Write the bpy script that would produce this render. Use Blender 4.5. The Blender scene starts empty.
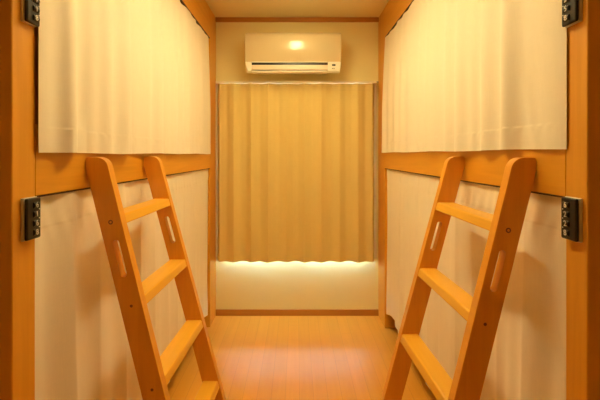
import bpy, bmesh, math, random
from mathutils import Vector, Matrix
random.seed(7)
S = bpy.context.scene
COL = S.collection
pi = math.pi

# ------------------------------------------------------------------ materials
def new_mat(name):
    m = bpy.data.materials.new(name); m.use_nodes = True
    nt = m.node_tree
    b = nt.nodes['Principled BSDF']
    return m, nt, b

def setin(b, **kw):
    for k, v in kw.items():
        b.inputs[k.replace('_', ' ')].default_value = v

def wood(name, c1, c2, scale=(40, 40, 2.2), rough=.42, coat=.25, knots=True, wave=6.0):
    m, nt, b = new_mat(name)
    N, L = nt.nodes, nt.links
    tc = N.new('ShaderNodeTexCoord'); mp = N.new('ShaderNodeMapping')
    mp.inputs['Scale'].default_value = scale
    L.new(tc.outputs['Object'], mp.inputs['Vector'])
    n1 = N.new('ShaderNodeTexNoise'); n1.inputs['Scale'].default_value = 1.0
    n1.inputs['Detail'].default_value = 5; n1.inputs['Roughness'].default_value = .6
    n1.inputs['Distortion'].default_value = .6
    L.new(mp.outputs['Vector'], n1.inputs['Vector'])
    r = N.new('ShaderNodeValToRGB')
    r.color_ramp.elements[0].position = .25; r.color_ramp.elements[0].color = (*c1, 1)
    r.color_ramp.elements[1].position = .75; r.color_ramp.elements[1].color = (*c2, 1)
    L.new(n1.outputs['Fac'], r.inputs['Fac'])
    out = r.outputs['Color']
    if knots:
        v = N.new('ShaderNodeTexVoronoi'); v.inputs['Scale'].default_value = 3.1
        mp2 = N.new('ShaderNodeMapping')
        mp2.inputs['Scale'].default_value = tuple(1.0 if s < 10 else 1.9 for s in scale)
        mp2.inputs['Location'].default_value = (.37, .11, .23)
        L.new(tc.outputs['Object'], mp2.inputs['Vector']); L.new(mp2.outputs['Vector'], v.inputs['Vector'])
        kr = N.new('ShaderNodeValToRGB')
        kr.color_ramp.elements[0].position = .02; kr.color_ramp.elements[0].color = (.30, .30, .30, 1)
        kr.color_ramp.elements[1].position = .055; kr.color_ramp.elements[1].color = (1, 1, 1, 1)
        L.new(v.outputs['Distance'], kr.inputs['Fac'])
        mx = N.new('ShaderNodeMix'); mx.data_type = 'RGBA'; mx.blend_type = 'MULTIPLY'
        mx.inputs['Factor'].default_value = .55
        L.new(out, mx.inputs['A']); L.new(kr.outputs['Color'], mx.inputs['B'])
        out = mx.outputs['Result']
    L.new(out, b.inputs['Base Color'])
    bp = N.new('ShaderNodeBump'); bp.inputs['Strength'].default_value = .06
    bp.inputs['Distance'].default_value = .002
    L.new(n1.outputs['Fac'], bp.inputs['Height']); L.new(bp.outputs['Normal'], b.inputs['Normal'])
    setin(b, Roughness=rough, Coat_Weight=coat, Coat_Roughness=.25)
    return m

def plain(name, c, rough=.5, metal=0., bump=0., bscale=200, coat=0.):
    m, nt, b = new_mat(name)
    N, L = nt.nodes, nt.links
    tc = N.new('ShaderNodeTexCoord'); n = N.new('ShaderNodeTexNoise')
    n.inputs['Scale'].default_value = bscale; n.inputs['Detail'].default_value = 3
    L.new(tc.outputs['Object'], n.inputs['Vector'])
    r = N.new('ShaderNodeValToRGB')
    r.color_ramp.elements[0].color = (*[x * .95 for x in c], 1)
    r.color_ramp.elements[1].color = (*c, 1)
    L.new(n.outputs['Fac'], r.inputs['Fac']); L.new(r.outputs['Color'], b.inputs['Base Color'])
    if bump:
        bp = N.new('ShaderNodeBump'); bp.inputs['Strength'].default_value = bump
        bp.inputs['Distance'].default_value = .001
        L.new(n.outputs['Fac'], bp.inputs['Height']); L.new(bp.outputs['Normal'], b.inputs['Normal'])
    setin(b, Roughness=rough, Metallic=metal, Coat_Weight=coat)
    return m

def fabric(name, c, trans=.12, tcol=None):
    """woven cloth: fine crossing threads, a little light coming through"""
    m, nt, b = new_mat(name)
    N, L = nt.nodes, nt.links
    tc = N.new('ShaderNodeTexCoord')
    hs = []
    for sc in ((20, 20, 900), (20, 900, 20), (900, 20, 20)):
        mp = N.new('ShaderNodeMapping'); mp.inputs['Scale'].default_value = sc
        L.new(tc.outputs['Object'], mp.inputs['Vector'])
        n = N.new('ShaderNodeTexNoise'); n.inputs['Scale'].default_value = 1; n.inputs['Detail'].default_value = 2
        L.new(mp.outputs['Vector'], n.inputs['Vector']); hs.append(n.outputs['Fac'])
    a = N.new('ShaderNodeMath'); a.operation = 'ADD'; L.new(hs[0], a.inputs[0]); L.new(hs[1], a.inputs[1])
    a2 = N.new('ShaderNodeMath'); a2.operation = 'ADD'; L.new(a.outputs[0], a2.inputs[0]); L.new(hs[2], a2.inputs[1])
    mr = N.new('ShaderNodeMapRange'); mr.inputs['From Min'].default_value = 1.0; mr.inputs['From Max'].default_value = 2.0
    mr.inputs['To Min'].default_value = .965; mr.inputs['To Max'].default_value = 1.02
    L.new(a2.outputs[0], mr.inputs['Value'])
    mx = N.new('ShaderNodeMix'); mx.data_type = 'RGBA'; mx.blend_type = 'MULTIPLY'; mx.inputs['Factor'].default_value = 1
    mx.inputs['A'].default_value = (*c, 1)
    L.new(mr.outputs['Result'], mx.inputs['B']); L.new(mx.outputs['Result'], b.inputs['Base Color'])
    bp = N.new('ShaderNodeBump'); bp.inputs['Strength'].default_value = .08; bp.inputs['Distance'].default_value = .001
    L.new(a2.outputs[0], bp.inputs['Height']); L.new(bp.outputs['Normal'], b.inputs['Normal'])
    setin(b, Roughness=.9, Sheen_Weight=.15, Specular_IOR_Level=.2)
    if trans:
        t = N.new('ShaderNodeBsdfTranslucent'); t.inputs['Color'].default_value = (*(tcol or c), 1)
        ms = N.new('ShaderNodeMixShader'); ms.inputs['Fac'].default_value = trans
        out = N['Material Output']
        L.new(b.outputs[0], ms.inputs[1]); L.new(t.outputs[0], ms.inputs[2]); L.new(ms.outputs[0], out.inputs['Surface'])
    return m

M = {}
M['pine'] = wood('pine_upright', (.66, .29, .018), (.77, .35, .026))
M['pine_y'] = wood('pine_lengthwise', (.66, .295, .018), (.77, .355, .026), scale=(40, 2.2, 40))
M['pine_x'] = wood('pine_crosswise', (.62, .27, .040), (.74, .34, .058), scale=(2.2, 40, 40))
M['ladder'] = wood('ladder_beech', (.72, .295, .020), (.84, .37, .030), knots=False, rough=.38)
M['ladder_y'] = wood('ladder_beech_lengthwise', (.80, .41, .03), (.90, .48, .04), scale=(40, 2.2, 40), knots=False, rough=.38)
M['trim'] = wood('brown_trim', (.42, .155, .02), (.50, .20, .03), scale=(2, 40, 40), knots=False)
M['plug'] = plain('dark_plug', (.20, .07, .015), .6)
M['dark'] = plain('dark_shade', (.03, .015, .012), .6)  # near-black for the strips that stand for shade under the rails
M['wall'] = plain('cream_wall', (.87, .765, .385), .7, bump=.15, bscale=260)
M['ceil'] = plain('cream_ceiling', (.84, .72, .42), .8, bump=.1, bscale=200)
M['curt'] = fabric('ivory_cloth', (.90, .81, .67), .04)
M['wcurt'] = fabric('mustard_cloth', (.76, .585, .22), 0)
M['lining'] = fabric('white_lining', (.88, .88, .86), 0)
M['plastic'] = plain('ac_cream_plastic', (.66, .53, .32), .13)
M['plastic_w'] = plain('ac_white_plastic', (.90, .86, .74), .35)
M['louver'] = plain('ac_louver', (.80, .66, .50), .4)
M['black'] = plain('black_plastic', (.008, .006, .005), .3)
M['darkgrey'] = plain('dark_grey_print', (.25, .22, .18), .6)
M['steel'] = plain('brushed_zinc', (.62, .58, .50), .35, metal=.35)
M['digit'] = plain('pale_print', (.80, .78, .70), .4)
M['frame'] = plain('window_frame_cream', (.88, .78, .56), .4)
M['floor_trans'] = None

def floor_mat():
    m, nt, b = new_mat('plank_floor')
    N, L = nt.nodes, nt.links
    tc = N.new('ShaderNodeTexCoord')
    sep = N.new('ShaderNodeSeparateXYZ'); L.new(tc.outputs['Object'], sep.inputs[0])
    def mth(op, a, bb=None):
        n = N.new('ShaderNodeMath'); n.operation = op
        for i, v in enumerate((a, bb)):
            if v is None: continue
            if isinstance(v, (int, float)): n.inputs[i].default_value = v
            else: L.new(v, n.inputs[i])
        return n.outputs[0]
    W = .076
    u = mth('DIVIDE', mth('ADD', sep.outputs['X'], 5.0), W)
    idx = mth('FLOOR', u); fr = mth('FRACT', u)
    wn = N.new('ShaderNodeTexWhiteNoise'); wn.noise_dimensions = '1D'; L.new(idx, wn.inputs['W'])
    # seam
    d = mth('MINIMUM', fr, mth('SUBTRACT', 1.0, fr))
    seam = mth('LESS_THAN', d, .018)
    # cross joints
    v = mth('FRACT', mth('ADD', mth('DIVIDE', sep.outputs['Y'], .91), mth('MULTIPLY', wn.outputs['Value'], 3.7)))
    cross = mth('LESS_THAN', v, .002)
    sm = mth('MAXIMUM', seam, cross)
    mp = N.new('ShaderNodeMapping'); mp.inputs['Scale'].default_value = (38, 2.4, 1)
    cmb = N.new('ShaderNodeCombineXYZ'); L.new(mth('MULTIPLY', wn.outputs['Value'], 9.0), cmb.inputs['Z'])
    va = N.new('ShaderNodeVectorMath'); va.operation = 'ADD'
    L.new(tc.outputs['Object'], mp.inputs['Vector']); L.new(mp.outputs['Vector'], va.inputs[0]); L.new(cmb.outputs[0], va.inputs[1])
    n1 = N.new('ShaderNodeTexNoise'); n1.inputs['Scale'].default_value = 1; n1.inputs['Detail'].default_value = 5
    L.new(va.outputs[0], n1.inputs['Vector'])
    r = N.new('ShaderNodeValToRGB')
    r.color_ramp.elements[0].position = .25; r.color_ramp.elements[0].color = (.78, .36, .045, 1)
    r.color_ramp.elements[1].position = .8; r.color_ramp.elements[1].color = (.84, .41, .056, 1)
    L.new(n1.outputs['Fac'], r.inputs['Fac'])
    tone = N.new('ShaderNodeMapRange'); tone.inputs['To Min'].default_value = .97; tone.inputs['To Max'].default_value = 1.02
    L.new(wn.outputs['Value'], tone.inputs['Value'])
    mx = N.new('ShaderNodeMix'); mx.data_type = 'RGBA'; mx.blend_type = 'MULTIPLY'; mx.inputs['Factor'].default_value = 1
    L.new(r.outputs['Color'], mx.inputs['A']); L.new(tone.outputs['Result'], mx.inputs['B'])
    mx2 = N.new('ShaderNodeMix'); mx2.data_type = 'RGBA'
    L.new(mth('MULTIPLY', sm, .28), mx2.inputs['Factor']); L.new(mx.outputs['Result'], mx2.inputs['A'])
    mx2.inputs['B'].default_value = (.40, .15, .03, 1)
    L.new(mx2.outputs['Result'], b.inputs['Base Color'])
    bp = N.new('ShaderNodeBump'); bp.inputs['Strength'].default_value = .25; bp.inputs['Distance'].default_value = .001
    L.new(mth('SUBTRACT', 1.0, sm), bp.inputs['Height']); L.new(bp.outputs['Normal'], b.inputs['Normal'])
    setin(b, Roughness=.36, Specular_IOR_Level=.35, Coat_Weight=.14, Coat_Roughness=.28)
    return m
M['floor'] = floor_mat()

def glass_mat():
    m = bpy.data.materials.new('window_glass'); m.use_nodes = True
    nt = m.node_tree; N, L = nt.nodes, nt.links
    N.remove(N['Principled BSDF'])
    t = N.new('ShaderNodeBsdfTransparent'); t.inputs['Color'].default_value = (.93, .97, .96, 1)
    g = N.new('ShaderNodeBsdfGlossy'); g.inputs['Roughness'].default_value = .02
    f = N.new('ShaderNodeFresnel'); f.inputs['IOR'].default_value = 1.45
    ms = N.new('ShaderNodeMixShader')
    L.new(f.outputs[0], ms.inputs['Fac']); L.new(t.outputs[0], ms.inputs[1]); L.new(g.outputs[0], ms.inputs[2])
    L.new(ms.outputs[0], N['Material Output'].inputs['Surface'])
    return m
M['glass'] = glass_mat()

def emit_mat(name, c, s):
    m, nt, b = new_mat(name)
    setin(b, Base_Color=(.9, .85, .7, 1), Emission_Color=(*c, 1), Emission_Strength=s)
    return m

# ------------------------------------------------------------------ helpers
def obj(name, bm, mat, parent=None, smooth=False, bevel=0., seg=2):
    me = bpy.data.meshes.new(name)
    bmesh.ops.recalc_face_normals(bm, faces=bm.faces)
    bm.to_mesh(me); bm.free()
    if smooth:
        for p in me.polygons: p.use_smooth = True
    o = bpy.data.objects.new(name, me)
    if mat: me.materials.append(mat)
    COL.objects.link(o)
    if parent is not None:
        o.parent = parent
        o.matrix_parent_inverse = Matrix.Translation(parent.location).inverted()
    if bevel:
        b = o.modifiers.new('edge', 'BEVEL'); b.width = bevel; b.segments = seg
        b.limit_method = 'ANGLE'; b.angle_limit = .7; b.harden_normals = False
        for p in me.polygons: p.use_smooth = True
        me.set_sharp_from_angle(angle=.6) if hasattr(me, 'set_sharp_from_angle') else None
    return o

def box(bm, x0, x1, y0, y1, z0, z1):
    vs = [bm.verts.new((x, y, z)) for x in (x0, x1) for y in (y0, y1) for z in (z0, z1)]
    for f in ((0, 1, 3, 2), (4, 6, 7, 5), (0, 4, 5, 1), (2, 3, 7, 6), (0, 2, 6, 4), (1, 5, 7, 3)):
        bm.faces.new([vs[i] for i in f])
    return bm

def B(*boxes):
    bm = bmesh.new()
    for b in boxes:
        x0, x1, y0, y1, z0, z1 = b
        box(bm, min(x0, x1), max(x0, x1), min(y0, y1), max(y0, y1), min(z0, z1), max(z0, z1))
    return bm

def thing(name, loc, label, cat, group=None):
    o = bpy.data.objects.new(name, None); COL.objects.link(o)
    o.location = loc; o.empty_display_size = .1
    return tag(o, label, cat, group)

def tag(o, label, cat, group=None):
    o['label'] = label; o['category'] = cat
    if group: o['group'] = group
    return o

def struct(name, bm, mat, label=None, parent=None, bevel=0.):
    o = obj(name, bm, mat, parent, bevel=bevel)
    o['kind'] = 'structure'
    return o

def prism(loops, y0, y1, axis='y'):
    """extrude a 2D outline (first loop) with holes (other loops) along an axis"""
    bm = bmesh.new()
    def P(a, b, t):
        return (a, t, b) if axis == 'y' else (t, a, b)
    rings = []
    for t in (y0, y1):
        es = []; rs = []
        for lp in loops:
            vs = [bm.verts.new(P(a, b, t)) for a, b in lp]
            rs.append(vs)
            es += [bm.edges.new((vs[i], vs[(i + 1) % len(vs)])) for i in range(len(vs))]
        if len(loops) == 1:
            bm.faces.new(rs[0])
        else:
            bmesh.ops.triangle_fill(bm, use_beauty=True, use_dissolve=False, edges=es)
        rings.append(rs)
    for r0, r1 in zip(*rings):
        n = len(r0)
        for i in range(n):
            bm.faces.new((r0[i], r0[(i + 1) % n], r1[(i + 1) % n], r1[i]))
    return bm

def arc(cx, cz, r, a0, a1, n):
    return [(cx + r * math.cos(a0 + (a1 - a0) * i / n), cz + r * math.sin(a0 + (a1 - a0) * i / n)) for i in range(n + 1)]

# ------------------------------------------------------------------ the room
H = 2.40; YB = 3.10; YF = -1.30
XL, XR = -1.66, 1.68
LF, RF = -.650, .660            # the faces of the two bunks towards the aisle
T = .12
# window opening in the far wall
WX0, WX1, WZ0, WZ1 = -.60, .585, .462, 1.83
CX0, CX1, CZ1 = -.633, .624, 1.860    # the casing on the wall
struct('floor', B((XL - T, XR + T, YF - T, YB + T + .05, -.1, 0)), M['floor'])
struct('ceiling', B((XL - T, XR + T, YF - T, YB + T + .05, H, H + .1)), M['ceil'])
struct('wall_left', B((XL - T, XL, YF, YB, 0, H)), M['wall'])
struct('wall_right', B((XR, XR + T, YF, YB, 0, H)), M['wall'])
struct('wall_front', B((XL - T, XR + T, YF - T, YF, 0, H)), M['wall'])
struct('wall_back', B((XL - T, WX0, YB, YB + T, 0, H), (WX1, XR + T, YB, YB + T, 0, H),
                      (WX0, WX1, YB, YB + T, 0, WZ0), (WX0, WX1, YB, YB + T, WZ1, H)), M['wall'])
w = B((CX0 - .018, CX1 + .020, YB - .014, YB, CZ1, CZ1 + .020),
      (CX0 - .018, CX0 - .004, YB - .014, YB, WZ0, CZ1),
      (CX1 + .004, CX1 + .020, YB - .014, YB, WZ0, CZ1),
      (WX0, WX1, YB + .03, YB + .06, WZ0, WZ0 + .03), (WX0, WX1, YB + .03, YB + .06, WZ1 - .04, WZ1),
      (WX0, WX0 + .04, YB + .03, YB + .06, WZ0 + .03, WZ1 - .04), (WX1 - .04, WX1, YB + .03, YB + .06, WZ0 + .03, WZ1 - .04),
      (-.03, .03, YB + .03, YB + .06, WZ0 + .03, WZ1 - .04))
win = struct('window_1', w, M['frame'], bevel=.002)
struct('window_pane', B((WX0 + .04, -.03, YB + .043, YB + .047, WZ0 + .03, WZ1 - .04),
                        (.03, WX1 - .04, YB + .043, YB + .047, WZ0 + .03, WZ1 - .04)), M['glass'], parent=win)
struct('trim_1', B((LF, RF, YB - .02, YB, 2.365, H)), M['trim'], bevel=.002)
struct('baseboard_back', B((LF, RF, YB - .012, YB, 0, .05)), M['trim'], bevel=.002)

# ------------------------------------------------------------------ bunks
def bunk(s, F, y_near, y_post, y_far, label):
    """s = -1 left, +1 right; F = x of the aisle face"""
    o = thing('bunk_bed', (F + s * .5, 2.0, 0), label, 'bunk bed', None)
    X = lambda d: F + s * d            # d = distance behind the aisle face
    P = []
    bw = XR - RF - .005 if s > 0 else LF - XL - .005
    obj('post', B((X(0), X(.085), y_near, y_post, 0, H)), M['pine'], o, bevel=.003)
    obj('post', B((X(0), X(.085), y_far, YB, 0, H)), M['pine'], o, bevel=.003)
    obj('post', B((X(bw - .08), X(bw), y_near, y_post, 0, H)), M['pine'], o, bevel=.003)
    obj('post', B((X(bw - .08), X(bw), y_far, YB, 0, H)), M['pine'], o, bevel=.003)
    obj('top_rail', B((X(0), X(.04), y_post, y_far, 2.176, H)), M['pine_y'], o, bevel=.002)
    obj('middle_rail', B((X(0), X(.03), y_post, y_far, 1.196, 1.375)), M['pine_y'], o, bevel=.002)
    obj('shade_strip', B((X(.0015), X(.030), y_post, y_far, 1.1915, 1.196)), M['dark'], o)  # black strip drawn as the shadow gap between rail and lower curtain
    obj('shade_strip', B((X(.001), X(.030), y_post, y_far, 2.171, 2.176)), M['dark'], o)  # likewise a painted shade line, below the top rail
    obj('curtain_stop', B((X(.012), X(.030), y_post, y_post + .055, 1.375, 2.17)), M['pine'], o)
    obj('end_panel', B((X(.085), X(bw - .08), y_near + .02, y_near + .05, 0, H)), M['pine'], o, bevel=.002)
    obj('end_panel', B((X(.085), X(bw - .08), 2.890, 2.920, 0, H)), M['pine'], o, bevel=.002)
    obj('bed_base', B((X(.06), X(bw - .08), y_near + .05, 2.890, .27, .31)), M['pine_y'], o)
    obj('bed_base', B((X(.06), X(bw - .08), y_near + .05, 2.890, 1.24, 1.28)), M['pine_y'], o)
    return o
BL = bunk(-1, LF, .877, .956, 2.885, 'light pine bunk bed along the left wall, behind the left ladder')
BR = bunk(1, RF, .871, .942, 2.87, 'light pine bunk bed along the right wall, behind the right ladder')

# ------------------------------------------------------------------ curtains
def lerp(a, b, t): return a + (b - a) * t
def sheet(name, ys, zs, fx, mat, thick, along='y'):
    bm = bmesh.new()
    V = [[bm.verts.new(fx(a, z)) for z in zs] for a in ys]
    for i in range(len(ys) - 1):
        for j in range(len(zs) - 1):
            bm.faces.new((V[i][j], V[i + 1][j], V[i + 1][j + 1], V[i][j + 1]))
    o = obj(name, bm, mat, smooth=True)
    sd = o.modifiers.new('cloth', 'SOLIDIFY'); sd.thickness = thick; sd.offset = 0
    es = o.modifiers.new('crisp_edge', 'EDGE_SPLIT'); es.split_angle = 1.0
    return o

def zlist(z0, z1, n, hems):
    zs = [lerp(z0, z1, i / n) for i in range(n + 1)]
    for h in hems:
        zs = [z for z in zs if abs(z - h) > .012] + [h - .0015, h + .0015, h - .006, h + .006]
    return sorted(zs)

def folds(y, ph, seed):
    rnd = random.Random(seed)
    v = 0
    for k, (per, am) in enumerate(((.118, .42), (.165, .62), (.33, .60), (.078, .08), (.47, .35))):
        v += am * math.sin(2 * pi * y / (per * rnd.uniform(.94, 1.06)) + rnd.uniform(0, 6.28) + .25 * math.sin(y * 5 + k))
    return v        # roughly -1.6 .. 1.6

def bunk_curtain(s, F, upper, y0, label, seed):
    y1 = 2.881 if s < 0 else 2.866
    n = 420
    ys = [lerp(y0, y1, i / n) for i in range(n + 1)]
    if upper:
        zb = 1.303 if s < 0 else 1.313
        zt = 2.171; hem = zb + .066
        zs = zlist(zb, zt, 34, [hem])
        def fx(y, z):
            t = (z - zb) / (zt - zb)
            base = lerp(-.0165 + .0095 * min(1, max(0, (y - 2.1) / .6)), .0085, max(0, (t - .35) / .65) ** 1.2)
            a = lerp(.0135, .0050, t) * (1 if y < 2.2 else lerp(1, .8, (y - 2.2) / .7))
            v = folds(y + .010 * math.sin(3 * t + y), 0, seed)
            off = base + a * v
            if z < hem: off -= .0008 + .0010 * math.sin((y + (z - zb) * .8) * 2 * pi / .037) * math.sin(y * 17 + seed)
            # a soft pulled crease from the near bottom corner
            c = y0 + .10 + (z - zb) * .30
            off -= .0035 * math.exp(-((y - c) / .020) ** 2) * math.exp(-((z - zb) / .22) ** 2)
            e = math.exp(-(y - y0) / .03)
            off += .003 * e * (1 - t)
            zz = z + (.0016 * math.sin(y * 9 + seed) if z < hem else 0) * 1
            lo = min(1, max(0, (1.80 - z) / .08))
            near = max(0, 1 - (y - y0) / .1)
            off = lerp(off, -.0045 if s > 0 else -.010, lo * near)
            if z < 1.40: off = min(off, -.0032)
            return (F + s * max(off, -.036), y - (.012 if s > 0 else 0) * lo * near, zz)
    else:
        zb = .140; zt = 1.191; hem = 1.108
        zs = zlist(zb, zt, 40, [hem, zb + .05])
        def fx(y, z):
            t = (z - zb) / (zt - zb)
            a = lerp(.0150, .0052, t ** 1.1)
            v = folds(y + .012 * math.sin(2.2 * t + 1.3 * y + seed), 0, seed)
            # wide loose folds low down
            v2 = math.sin(2 * pi * y / .27 + seed) * .5
            pl = (abs(math.sin(pi * y / .165 + .6)) - .64) * 1.5
            off = lerp(.010, .0135, t) + 1.25 * a * (v * .45 + pl + v2 * (1.25 - .85 * t)) * .8
            # drawn in by the near post
            off += .004 * math.exp(-(y - y0) / .05)
            if z > hem: off -= .0010
            # small diagonal puckers under the heading tape
            off += .0016 * math.sin((y * 1.0 + z * .5) * 2 * pi / .055) * math.exp(-((z - 1.12) / .05) ** 2)
            off = max(off, lerp(-.014, .0045, min(1, max(0, (t - .55) / .40))))
            off = lerp(off, max(off, .001), max(0, 1 - (y - y0) / .04))
            zz = z + .010 * math.sin(2 * pi * y / .23 + seed) * max(0, 1 - t * 12) + .012 * max(0, (y - 2.55) / .35) * max(0, 1 - t * 6)
            return (F + s * off, y, zz)
    o = sheet('bunk_curtain', ys, zs, fx, M['curt'], .0016)
    return tag(o, label, 'curtain', 'ivory curtains closing the bunks')

bunk_curtain(-1, LF, True, .9525, 'ivory cloth curtain of the upper left bunk, its hem above the left ladder', 11)
bunk_curtain(-1, LF, False, .958, 'ivory curtain of the lower left bunk, hanging nearly to the floor behind the left ladder', 23)
bunk_curtain(1, RF, True, .9435, 'ivory cloth curtain of the upper right bunk, its hem above the right ladder', 35)
bunk_curtain(1, RF, False, .944, 'ivory curtain of the lower right bunk, hanging nearly to the floor behind the right ladder', 47)

# window curtains: two panels meeting in the middle
def window_curtain(x0, x1, label, seed):
    n = 260
    xs = [lerp(x0, x1, i / n) for i in range(n + 1)]
    zb, zt = .448, 1.860
    zs = zlist(zb, zt, 36, [zb + .075])
    ph = 2.1
    outer = x0 if x0 < -.1 else x1
    lap = 0 if x0 < -.1 else .0036
    def fx(x, z, back=0):
        t = (z - zb) / (zt - zb)
        u = 2 * pi * (x + .64) / .140
        q = abs(math.sin(u / 2 + .12 * math.sin(u * .31 + ph)))
        q = (q * q + .012) ** .5
        w = (1 - 1.7 * q) + .25 * math.sin(u * .37 + 1)
        a = lerp(.027, .019, t)
        v = a * w + .0035 * math.sin(2 * pi * x / .052 + ph) * (.3 + .7 * t) * .6
        if z < zb + .075: v += .0006
        e = max(0, 1 - abs(x - outer) / .028)
        y = 3.040 - v
        y = lerp(y, 3.0990, e ** 1.3)
        k = 1 - (.9 if x0 < -.1 else .9) * e
        return (x, y + back * (1 - e) + lap * max(0, min(1, (.03 - x) / .02)), z)
    o = sheet('window_curtain', xs, zs, fx, M['wcurt'], .0012, 'x')
    li = sheet('lining', xs, [z for z in zs if z > zb + .004], lambda x, z: fx(x, z, .0022), M['lining'], .0008, 'x')
    li.parent = o; li['label'] = 'white backing cloth'
    return tag(o, label, 'curtain', 'mustard curtains over the window')
window_curtain(-.6355, -.010, 'mustard yellow curtain panel on the left half of the window', 3)
window_curtain(-.040, .6265, 'mustard yellow curtain panel on the right half of the window', 5)
cr = thing('curtain_rail', (0, 3.05, 1.86), 'thin cream curtain rail on the wall below the air conditioner', 'curtain rail')
obj('rail', B((-.636, .630, 3.020, YB - .0145, 1.861, 1.878)), M['frame'], cr, bevel=.003)
for x in (-.60, .655):
    obj('bracket', B((x - .008, x + .008, 3.040, YB - .014, 1.878, 1.882)) if x < 0 else B((.630, .652, 3.044, 3.060, 1.871, 1.878)), M['darkgrey'] if x > 0 else M['frame'], cr)

# ------------------------------------------------------------------ ladders
SL = .247
ZT = 1.291
TOPS = [1.112, .854, .596, .338]
def ladder(s, F, y0, label):
    """rails lean on the middle rail of the bunk"""
    xb = F - s * .0008
    o = thing('bunk_ladder', (xb - s * .35, y0 + .245, 0), label, 'ladder', 'wooden bunk ladders')
    WD = .070
    # a = distance from the bunk face towards the aisle
    back = lambda z, sl=SL: (ZT - .035 - z) * sl
    def outline(sl):
        r = .036
        pts = [(back(0, sl), 0), (back(0, sl) + WD, 0)]
        # front edge up to the rounded top corner
        ang = math.atan(sl)
        # centre of the rounding
        cz = ZT - r
        cx = back(cz, sl) + WD - r / math.cos(ang)
        for i in range(9):
            a = lerp(ang, pi / 2, i / 8)
            pts.append((cx + r * math.cos(a), cz + r * math.sin(a)))
        # small rounding at the back
        for i in range(5):
            a = lerp(pi / 2, pi, i / 4)
            pts.append((.008 + .008 * math.cos(a), ZT - .008 + .008 * math.sin(a)))
        pts.append((0, ZT - .035))
        return pts
    def slot(sl):
        zc = .979; L = .118; r = .0105
        cx = back(zc, sl) + WD * .52
        d = Vector((-sl, 1)).normalized()
        n = Vector((d.y, -d.x))
        c = Vector((cx, zc)); pts = []
        for sg in (1, -1):
            e = c + d * sg * (L / 2 - r)
            for i in range(9):
                a = lerp(0, pi, i / 8)
                pts.append(tuple(e + n * (sg * r * math.cos(a)) + d * (sg * r * math.sin(a))))
        return pts
    conv = lambda lp: [(xb - s * a, z) for a, z in lp]
    TH = .033
    for k, ya in enumerate((y0, y0 + .45)):
        sl = SL + .022 * k      # the ladder stands slightly twisted
        rl = obj('ladder_rail', prism([conv(outline(sl)), conv(slot(sl))], ya, ya + TH), M['ladder'], o, bevel=.004, seg=3)
        for i, zt in enumerate(TOPS):
            z = zt - .021; a = back(z, sl) + WD * .52
            bm = bmesh.new()
            r = .0072 if i == 0 else .0045
            y_f = ya - .0006 if k == 0 else ya + TH - .001
            cir = [(xb - s * (a + r * math.cos(q * pi / 8)), z + r * math.sin(q * pi / 8)) for q in range(16)]
            bm = prism([cir], y_f, y_f + .0016)
            p = obj('screw_plug', bm, M['plug'], rl)
            if i == 0 and k == 0:
                cir = [(xb - s * (a + .0035 * math.cos(q * pi / 8)), z + .0035 * math.sin(q * pi / 8)) for q in range(16)]
                obj('plug_centre', prism([cir], y_f - .0006, y_f + .001), M['ladder'], rl)
    for zt in TOPS:
        zb = zt - .031
        bm = bmesh.new(); rings = []
        for yy, sl in ((y0 + TH - .002, SL), (y0 + .452, SL + .022)):
            rings.append([bm.verts.new((xb - s * (back(z, sl) + e), yy, z)) for z, e in ((zb, .003), (zb, WD - .0015), (zt, WD - .0015), (zt, .003))])
        bm.faces.new(rings[0]); bm.faces.new(rings[1])
        for q in range(4):
            bm.faces.new((rings[0][q], rings[0][(q + 1) % 4], rings[1][(q + 1) % 4], rings[1][q]))
        obj('rung', bm, M['ladder_y'], o, bevel=.005, seg=3)
    return o
ladder(-1, LF, 1.182, 'orange beech ladder with four rungs leaning on the left bunk')
ladder(1, RF, 1.055, 'orange beech ladder with four rungs leaning on the right bunk')

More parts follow.
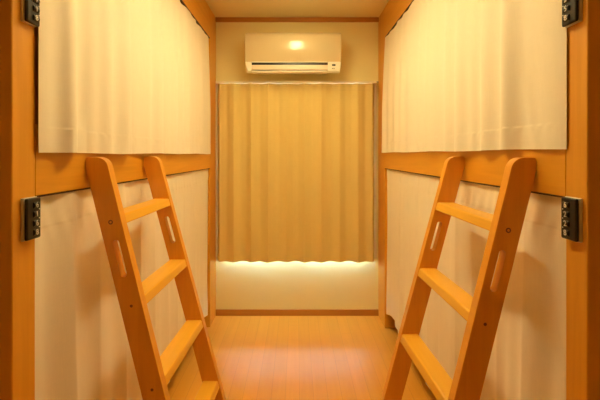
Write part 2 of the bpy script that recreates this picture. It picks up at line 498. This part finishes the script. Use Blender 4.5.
# ------------------------------------------------------------------ air conditioner
def air_con():
    cx = -.026; hw = .362
    o = thing('air_conditioner', (cx, YB, 1.91), 'cream wall air conditioner mounted above the window curtain', 'air conditioner')
    z0, z1 = 1.918, 2.226; yf = 2.885
    # casing, profile in (y, z), extruded along x
    prof = [(YB, z0 + .048), (YB, z1 - .004), (YB - .01, z1)] + \
           [(yf + .045 - .02 * math.sin(i * pi / 12), z1 - .022 + .022 * math.cos(i * pi / 12)) for i in range(7)] + \
           [(yf + .022, 2.02), (yf + .020, z0 + .075)] + \
           [(yf + .020 + .004 * i * i, z0 + .075 - .017 * i) for i in range(1, 4)] + [(yf + .075, z0 + .006)]
    obj('casing', prism([prof], cx - hw + .002, cx + hw - .002, 'x'), M['plastic_w'], o, bevel=.008, seg=3)
    # front panel, gently bowed
    bm = bmesh.new(); n = 16; m = 24
    def P(i, j, back=0):
        u = i / m; v = j / n
        x = lerp(cx - hw, cx + hw, u)
        z = lerp(1.998, z1 - .002, v)
        y = yf + .006 * (2 * v - 1) ** 2 + .0055 - .055 * v * (1 - v) + (.020 * max(0, (v - .86) / .14) ** 2) + .004 * abs(2 * u - 1) ** 6
        return (x, y + back, z)
    A = [[bm.verts.new(P(i, j)) for j in range(n + 1)] for i in range(m + 1)]
    C = [[bm.verts.new(P(i, j, .012)) for j in range(n + 1)] for i in range(m + 1)]
    for i in range(m):
        for j in range(n):
            bm.faces.new((A[i][j], A[i + 1][j], A[i + 1][j + 1], A[i][j + 1]))
            bm.faces.new((C[i][j], C[i][j + 1], C[i + 1][j + 1], C[i + 1][j]))
    for i in range(m):
        bm.faces.new((A[i][0], C[i][0], C[i + 1][0], A[i + 1][0])); bm.faces.new((A[i][n], A[i + 1][n], C[i + 1][n], C[i][n]))
    for j in range(n):
        bm.faces.new((A[0][j], A[0][j + 1], C[0][j + 1], C[0][j])); bm.faces.new((A[m][j], C[m][j], C[m][j + 1], A[m][j + 1]))
    obj('front_panel', bm, M['plastic'], o, smooth=True, bevel=.003)
    # bottom lip with end caps around the air outlet
    xl, xr = cx - hw + .050, cx + hw - .100
    lp = lambda x0, x1, nm, mt, pts: obj(nm, prism([pts], x0, x1, 'x'), mt, o, bevel=.003)
    cap = [(yf + .070, 1.997), (yf + .002, 1.997), (yf + .003, 1.950), (yf + .009, 1.928), (yf + .022, 1.917), (yf + .070, 1.924)]
    def capmesh(x0, x1, side):
        bm = prism([cap], x0, x1, 'x')
        for v in bm.verts:
            t = max(0, (1.985 - v.co.z) / .08)
            if side < 0 and abs(v.co.x - x0) < 1e-5: v.co.x += .028 * t
            if side > 0 and abs(v.co.x - x1) < 1e-5: v.co.x -= .018 * t * t
        return bm
    obj('end_cap', capmesh(cx - hw + .001, xl, -1), M['plastic_w'], o, bevel=.003)
    obj('end_cap', capmesh(xr, cx + hw - .001, 1), M['plastic_w'], o, bevel=.003)
    obj('air_outlet', B((xl, xr, yf + .012, yf + .034, 1.950, 1.992)), M['black'], o)
    lou = obj('louver', prism([[(yf + .001, 1.972), (yf - .002, 1.968), (yf - .003, 1.936), (yf + .004, 1.934), (yf + .009, 1.970)]], xl + .001, xr - .001, 'x'), M['louver'], o, bevel=.0015)
    obj('bottom_lip', B((xl, xr, yf + .008, yf + .070, 1.917, 1.933)), M['plastic_w'], o, bevel=.006, seg=3)
    obj('top_lip', B((xl, xr, yf + .003, yf + .03, 1.992, 1.998)), M['plastic_w'], o, bevel=.002)
    dx = cx + hw - .056
    obj('display', B((dx - .013, dx + .013, yf - .0005, yf + .010, 1.965, 1.977)), M['black'], o, bevel=.001)
    obj('printed_mark', B((dx - .013, dx - .004, yf + .0015, yf + .012, 1.943, 1.949), (dx - .001, dx + .006, yf + .0015, yf + .012, 1.943, 1.949)), M['darkgrey'], o)
    return o
air_con()

# ------------------------------------------------------------------ combination locks on the posts
def glyph(txt, size, s, x, y, z, rot, parent):
    cu = bpy.data.curves.new('digit', 'FONT'); cu.body = txt; cu.size = size
    cu.align_x = 'CENTER'; cu.align_y = 'CENTER'; cu.extrude = .0006
    tmp = bpy.data.objects.new('tmp', cu); COL.objects.link(tmp)
    dg = bpy.context.evaluated_depsgraph_get()
    me = bpy.data.meshes.new_from_object(tmp.evaluated_get(dg))
    bpy.data.objects.remove(tmp)
    R = Matrix.Rotation(s * -pi / 2, 4, 'Z') @ Matrix.Rotation(pi / 2, 4, 'X') @ Matrix.Rotation(rot, 4, 'Z')
    me.transform(Matrix.Translation((x, y, z)) @ R)
    o = bpy.data.objects.new('digit', me); me.materials.clear(); me.materials.append(M['digit'])
    COL.objects.link(o); o.parent = parent
    o.matrix_parent_inverse = Matrix.Translation(parent.location).inverted()
    return o

def lock(s, F, ya, yb, z0, z1, digits, label):
    o = thing('combination_lock', (F, (ya + yb) / 2, z0), label, 'lock', 'combination locks on the bunk posts')
    X = lambda d: F - s * d
    obj('back_plate', B((X(0), X(.008), ya, yb - .001, z0, z1)), M['steel'], o, bevel=.002)
    hs = obj('housing', B((X(.008), X(.0165), ya + .0005, yb, z0 + .001, z1 - .001)), M['black'], o, bevel=.004, seg=3)
    n = len(digits); 
    for i, d in enumerate(digits):
        z = lerp(z1 - .019, z0 + .017, i / (n - 1))
        y = (ya + yb) / 2 + .006
        # wheel behind the digit
        bm = bmesh.new()
        bmesh.ops.create_cone(bm, cap_ends=True, segments=20, radius1=.0085, radius2=.0085, depth=.020,
                              matrix=Matrix.Translation((X(.0125), y, z)) @ Matrix.Rotation(pi / 2, 4, 'X'))
        wheel = obj('number_wheel', bm, M['black'], o, smooth=False, bevel=.001)
        glyph(d, .0185, s, X(.0212), y - .002, z, .12, wheel)
    for i in range(n - 1):
        z = lerp(z1 - .019, z0 + .017, (i + .5) / (n - 1))
        y = (ya + yb) / 2 + .018
        obj('pointer', B((X(.016), X(.0172), y - .0015, y + .0015, z - .0012, z + .0012)), M['digit'], hs)
    return o
lock(-1, LF, .903, .953, 1.094, 1.196, '6168', 'black four-digit combination lock on the left post, level with the ladder top')
lock(1, RF, .884, .936, 1.096, 1.198, '6228', 'black four-digit combination lock on the right post, level with the ladder top')
lock(-1, LF, .903, .950, 1.613, 1.715, '3718', 'black combination lock high on the left post beside the upper curtain')
lock(1, RF, .884, .934, 1.607, 1.709, '1258', 'black combination lock high on the right post beside the upper curtain')

# ------------------------------------------------------------------ lamps
WARM = (1.0, .82, .39)
def ceiling_light(x, y0, y1, w, strength, label):
    """surface mounted batten with a flat acrylic diffuser"""
    o = thing('ceiling_light', (x, (y0 + y1) / 2, H), label, 'ceiling light')
    obj('base', B((x - w / 2 - .012, x + w / 2 + .012, y0 - .012, y1 + .012, H - .022, H)), M['frame'], o, bevel=.004)
    hw = w / 2 + .010
    obj('housing', B((x - hw, x - w / 2, y0 - .01, y1 + .01, H - .065, H - .022), (x + w / 2, x + hw, y0 - .01, y1 + .01, H - .065, H - .022)), M['plastic_w'], o)
    obj('diffuser', B((x - w / 2, x + w / 2, y0, y1, H - .055, H - .022)), emit_mat('lit_diffuser', WARM, strength), o)
    return o
ceiling_light(0, .88, 2.46, .10, 41, 'long warm ceiling light above the aisle between the bunks')
ceiling_light(0, -.80, -.30, .13, 2.0, 'short warm fill light added on the ceiling behind the viewer, unseen')  # invented fill, out of view, lifts the faces turned to the camera

# daylight beyond the window
wd = bpy.data.worlds.new('daylight'); S.world = wd; wd.use_nodes = True
bg = wd.node_tree.nodes['Background']; bg.inputs['Color'].default_value = (.42, .64, 1.0, 1)
bg.inputs['Strength'].default_value = 62
pl = bpy.data.lights.new('window_daylight', 'AREA'); pl.shape = 'RECTANGLE'; pl.size = WX1 - WX0 + .1; pl.size_y = WZ1 - WZ0 + .1
pl.energy = 1; pl.cycles.is_portal = True
po = bpy.data.objects.new('window_daylight', pl); COL.objects.link(po)
po.location = ((WX0 + WX1) / 2, YB + T + .02, (WZ0 + WZ1) / 2); po.rotation_euler = (-pi / 2, 0, 0)

# ------------------------------------------------------------------ camera
cd = bpy.data.cameras.new('camera'); cam = bpy.data.objects.new('camera', cd); COL.objects.link(cam)
cam.location = (0, 0, 1.30); cam.rotation_euler = (pi / 2, 0, 0)
cd.sensor_width = 36; cd.lens = 36 * 384 / 600
cd.shift_x = (300 - 296.5) / 600
cd.shift_y = -(200 - 154.3) / 600
cd.clip_start = .02
S.camera = cam
vs = S.view_settings
S.display_settings.display_device = 'sRGB'
vs.view_transform = 'Standard'; vs.look = 'None'; vs.gamma = 1; vs.exposure = .14; vs.use_curve_mapping = False
S.cycles.max_bounces = 10; S.cycles.diffuse_bounces = 6
S.cycles.use_denoising = True
